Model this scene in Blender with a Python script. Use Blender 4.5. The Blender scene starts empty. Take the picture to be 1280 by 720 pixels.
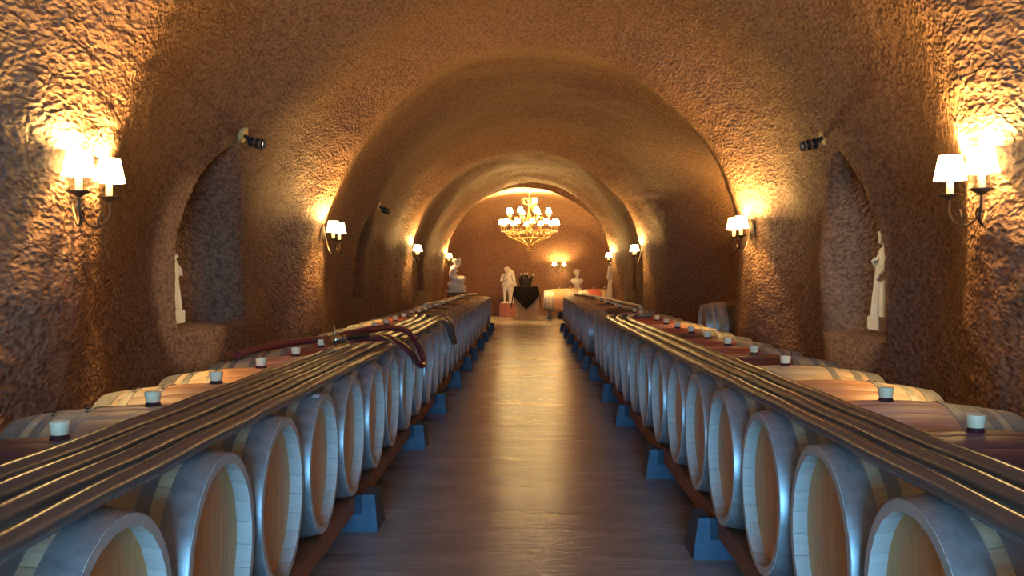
import bpy, bmesh, math, random
from mathutils import Vector, Matrix, noise
random.seed(7)
PI = math.pi
S = bpy.context.scene
C = S.collection

# ------------------------------------------------------------------ camera, sky, exposure
EYE = 1.33                                   # eye height above the aisle floor
cam_d = bpy.data.cameras.new('camera')
cam = bpy.data.objects.new('camera', cam_d); C.objects.link(cam)
cam.location = (0, 0, EYE); cam.rotation_euler = (PI/2, 0, 0)
cam_d.sensor_width = 36; cam_d.lens = 36*1190/1280
cam_d.shift_x = -19/1280; cam_d.shift_y = -16/1280
cam_d.clip_start = 0.05; cam_d.clip_end = 200
S.camera = cam

W = bpy.data.worlds.new('daylight'); S.world = W; W.use_nodes = True
bg = W.node_tree.nodes['Background']
bg.inputs[0].default_value = (0.20, 0.57, 1.0, 1); bg.inputs[1].default_value = 52.0   # cool open sky outside the mouth
portal = bpy.data.lights.new('tunnel_mouth_portal', 'AREA'); portal.shape = 'RECTANGLE'
portal.size = 2.4; portal.size_y = 2.3; portal.cycles.is_portal = True                # sampling aid for the sky, gives off nothing
po = bpy.data.objects.new('tunnel_mouth_portal', portal); C.objects.link(po)
po.location = (0, -5.12, 1.15); po.rotation_euler = (PI/2, 0, 0)

vs = S.view_settings
vs.view_transform = 'Standard'; vs.look = 'None'; vs.gamma = 1.0; vs.use_curve_mapping = False
vs.exposure = 0.12
S.cycles.use_denoising = True
S.cycles.max_bounces = 8
S.cycles.sample_clamp_indirect = 6.0
WARM = (1.0, 0.58, 0.17)

# ------------------------------------------------------------------ materials
def newmat(name):
    m = bpy.data.materials.new(name); m.use_nodes = True
    nt = m.node_tree
    return m, nt, nt.nodes['Principled BSDF']
def nd(nt, t, **k):
    n = nt.nodes.new(t)
    for a, b in k.items():
        if hasattr(n, a): setattr(n, a, b)
        else: n.inputs[a].default_value = b
    return n
def ramp(nt, fac, stops):
    r = nt.nodes.new('ShaderNodeValToRGB')
    e = r.color_ramp.elements
    while len(e) < len(stops): e.new(0.5)
    for i, (p, c) in enumerate(stops):
        e[i].position = p; e[i].color = (*c, 1)
    nt.links.new(fac, r.inputs[0])
    return r.outputs[0]
def coords(nt, scale=(1,1,1), kind='Object'):
    t = nt.nodes.new('ShaderNodeTexCoord'); mp = nt.nodes.new('ShaderNodeMapping')
    mp.inputs['Scale'].default_value = scale
    nt.links.new(t.outputs[kind], mp.inputs[0])
    return mp.outputs[0]
def noisetex(nt, vec, scale, detail=4, rough=0.55, dist=0.0):
    n = nd(nt, 'ShaderNodeTexNoise'); n.inputs['Scale'].default_value = scale
    n.inputs['Detail'].default_value = detail; n.inputs['Roughness'].default_value = rough
    n.inputs['Distortion'].default_value = dist
    nt.links.new(vec, n.inputs['Vector']); return n.outputs['Fac']
def bump(nt, h, p, strength, dist, prev=None):
    b = nt.nodes.new('ShaderNodeBump'); b.inputs['Strength'].default_value = strength
    b.inputs['Distance'].default_value = dist
    nt.links.new(h, b.inputs['Height'])
    if prev: nt.links.new(prev, b.inputs['Normal'])
    nt.links.new(b.outputs[0], p.inputs['Normal']); return b.outputs[0]
def mixc(nt, fac, a, b, mode='MIX'):
    m = nt.nodes.new('ShaderNodeMix'); m.data_type = 'RGBA'; m.blend_type = mode
    for s, v in ((0, fac), (6, a), (7, b)):
        if hasattr(v, 'default_value') and not isinstance(v, (int, float, tuple)): nt.links.new(v, m.inputs[s])
        else: m.inputs[s].default_value = v if s == 0 else (*v, 1)
    return m.outputs[2]
def simple(name, col, rough=0.5, metal=0.0, var=0.15, scale=12, bumpd=0.0):
    m, nt, p = newmat(name)
    v = coords(nt)
    f = noisetex(nt, v, scale)
    c = ramp(nt, f, [(0.3, tuple(x*(1-var) for x in col)), (0.7, tuple(min(1, x*(1+var)) for x in col))])
    nt.links.new(c, p.inputs['Base Color'])
    p.inputs['Roughness'].default_value = rough; p.inputs['Metallic'].default_value = metal
    if bumpd: bump(nt, noisetex(nt, v, scale*4), p, 0.6, bumpd)
    return m
def emitter(name, col, strength):
    m, nt, p = newmat(name)
    p.inputs['Base Color'].default_value = (0.9, 0.85, 0.75, 1)
    p.inputs['Emission Color'].default_value = (*col, 1); p.inputs['Emission Strength'].default_value = strength
    return m

def mat_shotcrete():
    m, nt, p = newmat('shotcrete')
    v = coords(nt, (1, 0.55, 1))
    big = noisetex(nt, v, 0.9, 4); mid = noisetex(nt, v, 38, 2, 0.5, 0.3)
    c = ramp(nt, big, [(0.3, (0.175, 0.085, 0.049)), (0.55, (0.23, 0.117, 0.069)), (0.8, (0.28, 0.148, 0.090))])
    c = mixc(nt, 0.45, c, ramp(nt, mid, [(0.35, (0.10, 0.048, 0.026)), (0.62, (0.40, 0.24, 0.14))]))
    nt.links.new(c, p.inputs['Base Color'])
    p.inputs['Roughness'].default_value = 0.75
    p.inputs['Specular IOR Level'].default_value = 0.35
    vo = nd(nt, 'ShaderNodeTexVoronoi'); vo.feature = 'SMOOTH_F1'; vo.inputs['Scale'].default_value = 40
    vo.inputs['Smoothness'].default_value = 0.6
    dn = nd(nt, 'ShaderNodeTexNoise'); dn.inputs['Scale'].default_value = 14; dn.inputs['Detail'].default_value = 2
    nt.links.new(v, dn.inputs['Vector'])
    ad = nd(nt, 'ShaderNodeVectorMath', operation='MULTIPLY_ADD')
    nt.links.new(dn.outputs['Color'], ad.inputs[0]); ad.inputs[1].default_value = (0.06,)*3; nt.links.new(v, ad.inputs[2])
    nt.links.new(ad.outputs[0], vo.inputs['Vector'])
    b1 = bump(nt, mid, p, 1.0, 0.012)
    bump(nt, vo.outputs['Distance'], p, 1.0, 0.013, b1)
    return m
def mat_floor():
    m, nt, p = newmat('polished_concrete')
    v = coords(nt); vx = coords(nt, (0.8, 3.2, 1)); vf = coords(nt, (2.2, 13, 1))
    a = noisetex(nt, v, 1.3, 6, 0.6); b = noisetex(nt, vx, 1.6, 6, 0.65, 0.8); f = noisetex(nt, vf, 2.0, 5, 0.6, 0.5)
    c = ramp(nt, a, [(0.3, (0.26, 0.25, 0.24)), (0.6, (0.36, 0.35, 0.34)), (0.8, (0.45, 0.44, 0.42))])
    c = mixc(nt, 0.5, c, ramp(nt, b, [(0.34, (0.13, 0.12, 0.115)), (0.55, (0.34, 0.33, 0.32)), (0.72, (0.54, 0.52, 0.50))]))
    nt.links.new(c, p.inputs['Base Color'])
    r = ramp(nt, b, [(0.3, (0.14,)*3), (0.7, (0.26,)*3)]); nt.links.new(r, p.inputs['Roughness'])
    p.inputs['Specular IOR Level'].default_value = 0.75
    n1 = bump(nt, f, p, 0.30, 0.012)
    bump(nt, b, p, 0.18, 0.025, n1)
    return m
def mat_oak():
    """barrel oak: object colour = wine stain, alpha = how strong the stain is, in a band round the bung"""
    m, nt, p = newmat('barrel_oak')
    v = coords(nt, (1.5, 26, 26)); vs_ = coords(nt)
    g = noisetex(nt, v, 2.2, 5, 0.6, 0.4); big = noisetex(nt, vs_, 5, 3)
    wood = ramp(nt, g, [(0.25, (0.54, 0.41, 0.24)), (0.55, (0.70, 0.55, 0.35)), (0.8, (0.78, 0.63, 0.42))])
    oi = nd(nt, 'ShaderNodeObjectInfo')
    sep = nd(nt, 'ShaderNodeSeparateXYZ'); nt.links.new(vs_, sep.inputs[0])
    ab = nd(nt, 'ShaderNodeMath', operation='ABSOLUTE'); nt.links.new(sep.outputs[0], ab.inputs[0])
    ad = nd(nt, 'ShaderNodeMath', operation='MULTIPLY_ADD'); nt.links.new(big, ad.inputs[0]); ad.inputs[1].default_value = 0.10; nt.links.new(ab.outputs[0], ad.inputs[2])
    mr = nd(nt, 'ShaderNodeMapRange'); nt.links.new(ad.outputs[0], mr.inputs[0])
    mr.inputs[1].default_value = 0.29; mr.inputs[2].default_value = 0.24; mr.inputs[3].default_value = 0; mr.inputs[4].default_value = 1
    st = nd(nt, 'ShaderNodeMath', operation='MULTIPLY'); nt.links.new(mr.outputs[0], st.inputs[0]); nt.links.new(oi.outputs['Alpha'], st.inputs[1])
    stain = mixc(nt, 0.55, oi.outputs['Color'], mixc(nt, 1.0, oi.outputs['Color'], ramp(nt, g, [(0.3, (0.5,)*3), (0.7, (1.25,)*3)]), 'MULTIPLY'))
    c = mixc(nt, st.outputs[0], wood, stain)
    ch = nd(nt, 'ShaderNodeMapRange'); nt.links.new(ab.outputs[0], ch.inputs[0]); ch.inputs[1].default_value = 0.405; ch.inputs[2].default_value = 0.425
    c = mixc(nt, ch.outputs[0], c, ramp(nt, g, [(0.3, (0.50, 0.46, 0.41)), (0.7, (0.60, 0.56, 0.51))]))   # bare weathered chime
    nt.links.new(c, p.inputs['Base Color'])
    p.inputs['Roughness'].default_value = 0.42
    bump(nt, g, p, 0.3, 0.003)
    return m
def mat_head():
    m, nt, p = newmat('barrel_head_oak')
    v = coords(nt, (26, 26, 1.6)); g = noisetex(nt, v, 2.0, 5, 0.6, 0.5)
    oi = nd(nt, 'ShaderNodeObjectInfo')
    c = ramp(nt, g, [(0.3, (0.62, 0.30, 0.085)), (0.6, (0.74, 0.385, 0.125)), (0.8, (0.80, 0.45, 0.17))])
    c = mixc(nt, 0.25, c, ramp(nt, oi.outputs['Random'], [(0, (0.54, 0.26, 0.08)), (1, (0.80, 0.46, 0.17))]))
    nt.links.new(c, p.inputs['Base Color']); p.inputs['Roughness'].default_value = 0.5
    bump(nt, g, p, 0.25, 0.002)
    return m
def mat_steel():
    m, nt, p = newmat('galvanised_hoop')
    v = coords(nt); n = noisetex(nt, v, 18, 5, 0.65)
    c = ramp(nt, n, [(0.3, (0.30, 0.31, 0.31)), (0.7, (0.50, 0.51, 0.51))])
    nt.links.new(c, p.inputs['Base Color']); p.inputs['Metallic'].default_value = 0.55
    r = ramp(nt, n, [(0.3, (0.35,)*3), (0.75, (0.55,)*3)]); nt.links.new(r, p.inputs['Roughness'])
    return m

M = {}
M['wall'] = mat_shotcrete(); M['floor'] = mat_floor(); M['oak'] = mat_oak(); M['head'] = mat_head(); M['steel'] = mat_steel()
M['rivet'] = simple('dark_rivet', (0.05, 0.045, 0.04), 0.45, 0.6)
M['bung'] = simple('white_silicone', (0.92, 0.74, 0.46), 0.45, 0, 0.05)
M['neck'] = simple('wine_wet_wood', (0.05, 0.012, 0.018), 0.3)  # wine stain plus the shadow under the bung, put into the colour
M['rail'] = simple('brown_timber', (0.23, 0.095, 0.045), 0.6, 0, 0.3, 9, 0.004)
M['foot'] = simple('blue_painted_block', (0.016, 0.052, 0.095), 0.55, 0, 0.35, 11, 0.004)
M['hose'] = simple('grey_hose_rubber', (0.21, 0.20, 0.185), 0.24, 0.4, 0.01, 3)
M['cream'] = simple('cream_hose_rubber', (0.62, 0.54, 0.36), 0.4, 0, 0.06, 8)
M['redhose'] = simple('burgundy_hose_rubber', (0.19, 0.03, 0.035), 0.35, 0, 0.2, 30)
M['chrome'] = simple('stainless', (0.72, 0.72, 0.70), 0.18, 1.0, 0.06)
M['black'] = simple('black_rubber', (0.012, 0.012, 0.013), 0.4)
M['iron'] = simple('bronzed_iron', (0.11, 0.065, 0.035), 0.45, 0.5, 0.3, 40)
M['gilt'] = simple('gilded_iron', (0.50, 0.33, 0.12), 0.35, 0.7, 0.3, 40)
M['candle'] = simple('ivory_candle_sleeve', (0.85, 0.66, 0.36), 0.5, 0, 0.06)
M['shade'] = emitter('lit_shade', (1.0, 0.72, 0.27), 14.0)
M['chandelier_shade'] = emitter('lit_chandelier_shade', (1.0, 0.74, 0.30), 26.0)
M['bulb'] = emitter('lit_bulb', (1.0, 0.80, 0.42), 12.0)
M['marble'] = simple('white_marble', (0.86, 0.83, 0.70), 0.45, 0, 0.07, 9)
M['cloth'] = simple('black_cloth', (0.006, 0.0055, 0.006), 1.0, 0, 0.2, 60)
M['cloth'].node_tree.nodes['Principled BSDF'].inputs['Specular IOR Level'].default_value = 0.1
M['crate'] = simple('crate_pine', (0.36, 0.235, 0.115), 0.6, 0, 0.25, 14, 0.002)
M['redwood'] = simple('red_brown_wood', (0.33, 0.10, 0.035), 0.45, 0, 0.25, 10)
M['bottle'] = simple('dark_bottle_glass', (0.012, 0.016, 0.010), 0.08)
M['foil'] = simple('pale_foil', (0.82, 0.78, 0.70), 0.3, 0.2, 0.05)
M['plate'] = simple('brass_plate', (0.62, 0.52, 0.26), 0.4, 0.4, 0.1)
M['sticker'] = simple('white_sticker', (0.8, 0.82, 0.85), 0.6, 0, 0.04)
M['darkrail'] = simple('dark_rack', (0.03, 0.024, 0.02), 0.5)
M['lens'] = emitter('lit_spot_lens', (1.0, 0.85, 0.6), 1.5)

# ------------------------------------------------------------------ helpers
def link(o, parent=None, loc=None):
    C.objects.link(o)
    if parent is not None: o.parent = parent
    if loc is not None: o.location = loc
    return o
def mesh_from(bm, name, mat, smooth=True):
    bmesh.ops.recalc_face_normals(bm, faces=bm.faces[:])
    me = bpy.data.meshes.new(name); bm.to_mesh(me); bm.free()
    me.materials.append(M[mat] if isinstance(mat, str) else mat)
    if smooth:
        me.polygons.foreach_set('use_smooth', [True]*len(me.polygons))
        me.set_sharp_from_angle(angle=math.radians(38))
    return me
def obj(name, bm, mat, parent=None, loc=None, smooth=True):
    return link(bpy.data.objects.new(name, mesh_from(bm, name, mat, smooth)), parent, loc)
def inst(name, me, parent=None, loc=None):
    return link(bpy.data.objects.new(name, me), parent, loc)
def thing(name, label, cat, loc=(0,0,0), rotz=0, group=None):
    o = bpy.data.objects.new(name, None); C.objects.link(o)
    o.empty_display_size = 0.05
    o.location = loc; o.rotation_euler = (0, 0, rotz)
    return tag(o, label, cat, group)
def tag(o, label, cat, group=None):
    o['label'] = label; o['category'] = cat
    if group: o['group'] = group
    return o
def struct(o, kind='structure', label=None):
    o['kind'] = kind
    if label: o['label'] = label; o['category'] = o.name.split('_')[0].split('.')[0]
    return o
def box(bm, x0, x1, y0, y1, z0, z1, bev=0.0):
    v = [bm.verts.new(p) for p in ((x0,y0,z0),(x1,y0,z0),(x1,y1,z0),(x0,y1,z0),(x0,y0,z1),(x1,y0,z1),(x1,y1,z1),(x0,y1,z1))]
    fs = [bm.faces.new([v[i] for i in f]) for f in ((0,3,2,1),(4,5,6,7),(0,1,5,4),(1,2,6,5),(2,3,7,6),(3,0,4,7))]
    if bev:
        es = {e for f in fs for e in f.edges}
        bmesh.ops.bevel(bm, geom=list(es), offset=bev, segments=2, affect='EDGES')
def lathe(bm, prof, n=24, mat=Matrix.Identity(4), closed=False):
    """prof = [(r, z)...] turned about z"""
    rings = []
    for r, z in prof:
        if r < 1e-6: rings.append([bm.verts.new(mat @ Vector((0, 0, z)))])
        else: rings.append([bm.verts.new(mat @ Vector((r*math.cos(2*PI*i/n), r*math.sin(2*PI*i/n), z))) for i in range(n)])
    pairs = list(zip(rings, rings[1:])) + ([(rings[-1], rings[0])] if closed else [])
    for a, b in pairs:
        for i in range(n):
            j = (i+1) % n
            if len(a) == 1 and len(b) == 1: continue
            if len(a) == 1: bm.faces.new((a[0], b[j], b[i]))
            elif len(b) == 1: bm.faces.new((a[i], a[j], b[0]))
            else: bm.faces.new((a[i], a[j], b[j], b[i]))
def smooth_path(pts, sub=6):
    P = [Vector(p) for p in pts]; out = []
    for i in range(len(P)-1):
        p0 = P[max(i-1, 0)]; p1 = P[i]; p2 = P[i+1]; p3 = P[min(i+2, len(P)-1)]
        for k in range(sub):
            t = k/sub
            out.append(0.5*((2*p1)+(p2-p0)*t+(2*p0-5*p1+4*p2-p3)*t*t+(3*p1-p0-3*p2+p3)*t**3))
    out.append(P[-1]); return out
def tube(bm, pts, r, n=8, caps=True):
    P = [Vector(p) for p in pts]; rings = []; up = Vector((0, 0, 1))
    prev = None
    for i, p in enumerate(P):
        t = (P[min(i+1, len(P)-1)] - P[max(i-1, 0)]).normalized()
        if prev is None:
            a = t.cross(up if abs(t.z) < 0.9 else Vector((1, 0, 0))).normalized()
        else:
            a = (prev - t*prev.dot(t)).normalized()
        prev = a; b = t.cross(a)
        rr = r[i] if isinstance(r, (list, tuple)) else r
        rings.append([bm.verts.new(p + rr*(a*math.cos(2*PI*k/n) + b*math.sin(2*PI*k/n))) for k in range(n)])
    for A, B in zip(rings, rings[1:]):
        for k in range(n):
            bm.faces.new((A[k], A[(k+1) % n], B[(k+1) % n], B[k]))
    if caps:
        bm.faces.new(rings[0]); bm.faces.new(rings[-1])
def ball(bm, c, r, sc=(1,1,1), n=10):
    bmesh.ops.create_icosphere(bm, subdivisions=2, radius=1, matrix=Matrix.Translation(c) @ Matrix.Diagonal((r*sc[0], r*sc[1], r*sc[2], 1)))
def sstep(x):
    x = max(0.0, min(1.0, x)); return x*x*(3-2*x)

# ------------------------------------------------------------------ the cave: one swept shell, cut into walls, vault and end wall
Y0, YRIM, YEND = -5.0, 25.6, 31.5
PIERS = {-1: [4.5, 10.1, 17.9, 25.0], 1: [4.35, 9.6, 17.9, 24.4]}
# niches: side, y0, y1, sill, top, depth
NICHES = [(-1, 6.62, 8.10, 0.955, 2.36, 0.60), (1, 6.32, 7.75, 0.910, 2.28, 0.60),
          (-1, 12.9, 14.4, 0.98, 2.30, 0.40), (-1, 21.0, 22.3, 0.98, 2.25, 0.36), (1, 20.9, 22.2, 0.98, 2.25, 0.36)]
def rib(y, s):
    d = 0.0
    for c in PIERS[s]: d += -0.20*math.exp(-((y-c)/(1.9 if c < 5 and y < c else 0.68))**2)
    return d + 0.03*math.sin(y*2.3+s)
def niche_depth(s, y, z):
    d = 0.0
    for ns, a, b, sill, top, dep in NICHES:
        if ns != s or not (a < y < b) or not (sill < z < top): continue
        c = (a+b)/2; hw = (b-a)/2; spring = top - 1.05
        near = y - a; far = b - y; up = z - sill
        if z > spring:
            q = max(0, 1-((z-spring)/(top-spring))**1.7)**0.75*hw
            near = y-(c-q); far = (c+q)-y
            if near <= 0 or far <= 0: continue
        d = max(d, dep*min(sstep(near/0.07), sstep(far/0.72), sstep(up/0.025)))
    return d
def alcove(s, y, z):
    """the side cave that opens behind the second pier"""
    if s != 1: return 0.0
    a = sstep((y-10.85)/0.32)*sstep((17.2-y)/2.6)
    return 1.25*a*sstep((3.75-z)/1.3)
def shell_point(u, y, sx, ztop, end):
    # profile: straight wall 1.5 m, then a half ellipse
    H = 1.5; R = 2.40; L = 2*H + PI*R; s = u*L
    if s < H: x, z, nx, nz = -R, s, -1.0, 0.0
    elif s > L-H: x, z, nx, nz = R, L-s, 1.0, 0.0
    else:
        a = PI - (s-H)/R
        x, z, nx, nz = R*math.cos(a), H + R*math.sin(a), math.cos(a), math.sin(a)
    side = -1 if x < 0 else 1
    w = 0.5 + 0.5*max(-1, min(1, x/1.2))
    if not end:
        d = rib(y, -1)*(1-w) + rib(y, 1)*w
        nz_ = noise.noise((x*0.55+3, y*0.55, z*0.55))*0.09 + noise.noise((x*1.7, y*1.7+9, z*1.7))*0.035
        if y > 3.4: nz_ += noise.noise((x*11, y*7, z*11))*0.012
        d += nz_
        x += nx*d; z += nz*d
        x += side*(niche_depth(side, y, z) + alcove(side, y, z))
        x *= sx
    else:
        d = noise.noise((x*0.6+3, y*0.6, z*0.6))*0.10 + noise.noise((x*2, y*2, z*2))*0.03
        x += nx*d; z += nz*d; x *= sx
        if z > 1.0: z = 1.0 + (z-1.0)*(ztop-1.0)/2.9
    return x, z
def build_shell():
    rows = []                                        # (y, sx, ztop, end, shrink)
    y = Y0
    while y < YRIM:
        rows.append((y, 1.0, 3.9, False, 1.0))
        y += 0.12 if y < 3.4 else max(0.020, min(0.065, 0.0048*y))
    for k in range(7): rows.append((YRIM+0.02*k, 0.975+0.075*k, 3.70+0.02*k, True, 1.0))
    y = YRIM+0.16
    while y < 30.4: rows.append((y, 1.45, 3.86, True, 1.0)); y += 0.12
    n_cap = 36
    caprow = len(rows)
    for k in range(n_cap+1):
        a = k/n_cap
        if a < 0.35: yy = 30.4 + (YEND-30.4)*math.sin(a/0.35*PI/2); sc = 1.0 - 0.16*(1-math.cos(a/0.35*PI/2))
        else: yy = YEND; sc = 0.84*(1-(a-0.35)/0.65)
        rows.append((yy, 1.45, 3.86, True, max(sc, 0.004)))
    NU = 400
    V = []
    for (y, sx, zt, end, sh) in rows:
        for i in range(NU+1):
            x, z = shell_point(i/NU, y, sx, zt, end)
            yy = y
            if sh < 1.0:
                x *= sh; z = 0 + z*sh
                yy += noise.noise((x*1.2, 7.0, z*1.2))*0.10
            V.append((x, yy, z - 0.02))
    F = []
    for r in range(len(rows)-1):
        for i in range(NU):
            a = r*(NU+1)+i
            F.append((r, i, (a, a+1, a+NU+2, a+NU+1)))
    H = 1.5; L = 2*H+PI*2.4
    iL = int(NU*(H+PI*2.4*0.22)/L); iR = NU-iL
    # normals of the whole shell so that the seams between its pieces stay invisible
    full = bpy.data.meshes.new('shell_tmp'); full.from_pydata(V, [], [f[2] for f in F]); full.update()
    N = [n.vector.copy() for n in full.vertex_normals]
    bpy.data.meshes.remove(full)
    def piece(name, test, label):
        fs = [f[2] for f in F if test(f[0], f[1])]
        ids = sorted({i for f in fs for i in f}); mp = {k: j for j, k in enumerate(ids)}
        me = bpy.data.meshes.new(name)
        me.from_pydata([V[i] for i in ids], [], [tuple(mp[i] for i in f) for f in fs]); me.update()
        me.polygons.foreach_set('use_smooth', [True]*len(me.polygons))
        me.normals_split_custom_set_from_vertices([N[i] for i in ids])
        me.materials.append(M['wall'])
        o = link(bpy.data.objects.new(name, me)); struct(o)
        o['label'] = label
    piece('wall_left', lambda r, i: r < caprow and i < iL, 'rough brown sprayed concrete cave wall behind the row with burgundy hose')
    piece('wall_right', lambda r, i: r < caprow and i >= iR, 'rough brown sprayed concrete cave wall with the side alcove')
    piece('ceiling', lambda r, i: r < caprow and iL <= i < iR, 'barrel-vaulted brown sprayed concrete cave ceiling')
    piece('wall_back', lambda r, i: r >= caprow, 'warm lit end wall of the cave chamber')
build_shell()
bm = bmesh.new(); box(bm, -4.6, 4.6, -9.0, 32.2, -0.12, 0.0)
f = obj('floor', bm, 'floor', smooth=False)
bmw = bmesh.new()
for q in ((-4.6, -1.2, -5.3, -5.0, 0, 4.3), (1.2, 4.6, -5.3, -5.0, 0, 4.3), (-1.2, 1.2, -5.3, -5.0, 2.3, 4.3)): box(bmw, *q)  # out of view; opening kept small so daylight misses high walls and gaps
w = obj('wall_front', bmw, 'wall', smooth=False); struct(w); w['label'] = 'unseen cave entrance wall, its doorway narrowed to shape the daylight'; struct(f); f['label'] = 'polished grey concrete aisle floor'

# ------------------------------------------------------------------ barrels
BL, BR, HR = 0.475, 0.345, 0.297           # half length, bilge radius, head radius
def brad(x): return BR - (BR-HR)*(abs(x)/BL)**2
NST = 24
def stave_bm(bm, k):
    a0 = 2*PI*(k-0.5)/NST + 0.0022; a1 = 2*PI*(k+0.5)/NST - 0.0022
    xs = [-BL, -0.42, -0.34, -0.25, -0.15, -0.05, 0.05, 0.15, 0.25, 0.34, 0.42, BL]
    rings = []
    for x in xs:
        r = brad(x); ri = r-0.027
        pts = [(r-0.0025, a0), (r, a0+0.022), (r+0.0004, (a0+a1)/2), (r, a1-0.022), (r-0.0025, a1), (ri, a1), (ri, a0)]
        rings.append([bm.verts.new((x, q*math.sin(a), BR + q*math.cos(a))) for q, a in pts])
    for A, B in zip(rings, rings[1:]):
        for i in range(7): bm.faces.new((A[i], A[(i+1) % 7], B[(i+1) % 7], B[i]))
    bm.faces.new(rings[0]); bm.faces.new(rings[-1])
STAVES = []
for k in range(NST):
    bm = bmesh.new(); stave_bm(bm, k); STAVES.append(mesh_from(bm, 'stave', 'oak'))
bm = bmesh.new()
for k in range(NST): stave_bm(bm, k)
BODY = mesh_from(bm, 'staves', 'oak')
ROTX = Matrix.Translation((0, 0, BR)) @ Matrix.Rotation(PI/2, 4, 'Y')
def hoop_mesh(xa, xb):
    bm = bmesh.new(); n = 48
    t = 0.0022
    prof = []
    for x in (xa, (xa+xb)/2, xb): prof.append((brad(x)+t+0.0006, x))
    for x in (xb, (xa+xb)/2, xa): prof.append((brad(x)-0.0008, x))
    lathe(bm, prof, n, ROTX, True)
    return mesh_from(bm, 'hoop', 'steel')
HOOPS = []
for xa, xb in ((0.392, 0.4735), (0.318, 0.356), (0.196, 0.234)):
    HOOPS.append((hoop_mesh(xa, xb), (xa+xb)/2)); HOOPS.append((hoop_mesh(-xb, -xa), -(xa+xb)/2))
def rivet_mesh():
    bm = bmesh.new(); lathe(bm, [(0.0075, 0), (0.0062, 0.003), (0.003, 0.0045), (0, 0.005)], 8); return mesh_from(bm, 'rivet', 'rivet')
RIVET = rivet_mesh()
HX = 0.424
def plank_mesh(sgn, i, n=7):
    R = brad(HX)-0.0275; w = 2*R/n
    y0, y1 = -R+i*w+0.001, -R+(i+1)*w-0.001
    bm = bmesh.new(); top = []; bot = []
    m = 5
    for j in range(m+1):
        y = y0+(y1-y0)*j/m
        h = math.sqrt(max(0, R*R-y*y)) + 0.001
        top.append((y, BR+h)); bot.append((y, BR-h))
    out = top + bot[::-1]
    A = [bm.verts.new((sgn*HX, y, z)) for y, z in out]; B = [bm.verts.new((sgn*(HX-0.018), y, z)) for y, z in out]
    k = len(out)
    bm.faces.new(A); bm.faces.new(B)
    for q in range(k): bm.faces.new((A[q], A[(q+1) % k], B[(q+1) % k], B[q]))
    bmesh.ops.remove_doubles(bm, verts=bm.verts[:], dist=1e-5)
    return mesh_from(bm, 'head_plank', 'head', False)
PLANKS = {s: [plank_mesh(s, i) for i in range(7)] for s in (-1, 1)}
def head_mesh(sgn):
    bm = bmesh.new(); R = brad(HX)-0.0265
    lathe(bm, [(0, sgn*HX), (R, sgn*HX), (R, sgn*(HX-0.018)), (0, sgn*(HX-0.018))], 32, ROTX)
    return mesh_from(bm, 'head', 'head')
HEAD = {s: head_mesh(s) for s in (-1, 1)}
def bung_mesh():
    bm = bmesh.new()
    lathe(bm, [(0, 0.012), (0.024, 0.012), (0.027, 0.030), (0.029, 0.047), (0.0275, 0.050), (0.020, 0.050), (0.017, 0.047), (0, 0.046)], 20, Matrix.Translation((0, 0, 2*BR)))
    return mesh_from(bm, 'bung', 'bung')
BUNG = bung_mesh()
bm = bmesh.new(); lathe(bm, [(0, -0.004), (0.031, -0.004), (0.028, 0.004), (0.0235, 0.013), (0, 0.013)], 18, Matrix.Translation((0, 0, 2*BR)))
NECK = mesh_from(bm, 'bung_neck', 'neck')  # dark ring standing for the stained shadow below each bung

TONES = {'purple': ((0.125, 0.030, 0.042), 0.95, 'deep purple wine-stained'), 'rose': ((0.88, 0.40, 0.27), 0.85, 'rose pink stained'),
         'orange': ((0.74, 0.34, 0.17), 0.80, 'orange tinted'), 'red': ((0.48, 0.085, 0.070), 0.92, 'red wine-stained'),
         'pale': ((0.70, 0.56, 0.36), 0.4, 'unstained pale'), 'brown': ((0.66, 0.40, 0.25), 0.85, 'brown stained'),
         'dark': ((0.11, 0.055, 0.035), 0.85, 'dark weathered')}
def barrel(loc, tone, where, group, near=False, label=None, rotz=0, bung=True, heads=(-1, 1), roll=0.0):
    col, al, word = TONES[tone]
    t = thing('wine_barrel', label or f'oak wine barrel with {word} middle {where}', 'barrel', loc, rotz, group)
    j = random.uniform(0.85, 1.15); c = (col[0]*j, col[1]*j, col[2]*j, al)
    if near:
        for me in STAVES: inst('stave', me, t).color = c
    else: inst('staves', BODY, t).color = c
    for me, xc in HOOPS:
        h = inst('hoop', me, t)
        if near and abs(xc) < 0.4:
            for q in (-0.10, 0.02):
                a = q + 0.35*(1 if xc > 0 else -1)*0.3
                rv = inst('rivet', RIVET, h)
                r = brad(xc)+0.0024
                rv.location = (xc + (0.008 if q < 0 else -0.006), r*math.sin(a), BR + r*math.cos(a)); rv.rotation_euler = (-a, 0, 0)
    for s in (-1, 1):
        if near and s in heads:
            for me in PLANKS[s]: inst('head_plank', me, t)
        else: inst('head', HEAD[s], t)
    if bung:
        b = inst('bung', BUNG, t); inst('bung_neck', NECK, b)
    return t
BZ = 0.515-BR
HEADX = 0.87; CX = HEADX+BL
LROW = [1.34+0.7*k for k in range(31)]
RROW1 = [1.47+0.7*k for k in range(16)]
RROW2 = [13.75+0.7*k for k in range(14)]
LT = ['brown', 'purple', 'purple', 'brown', 'orange', 'orange', 'rose', 'red', 'red', 'purple', 'rose', 'red', 'orange', 'red', 'purple']
RT = ['pale', 'pale', 'purple', 'rose', 'orange', 'pale', 'purple', 'red', 'red', 'purple', 'red', 'rose', 'red', 'red', 'red', 'rose']
LG, RG, FG = 'barrels in the row under the burgundy hose', 'barrels in the row in front of the side alcove', 'barrels in the short far row past the gap'
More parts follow.
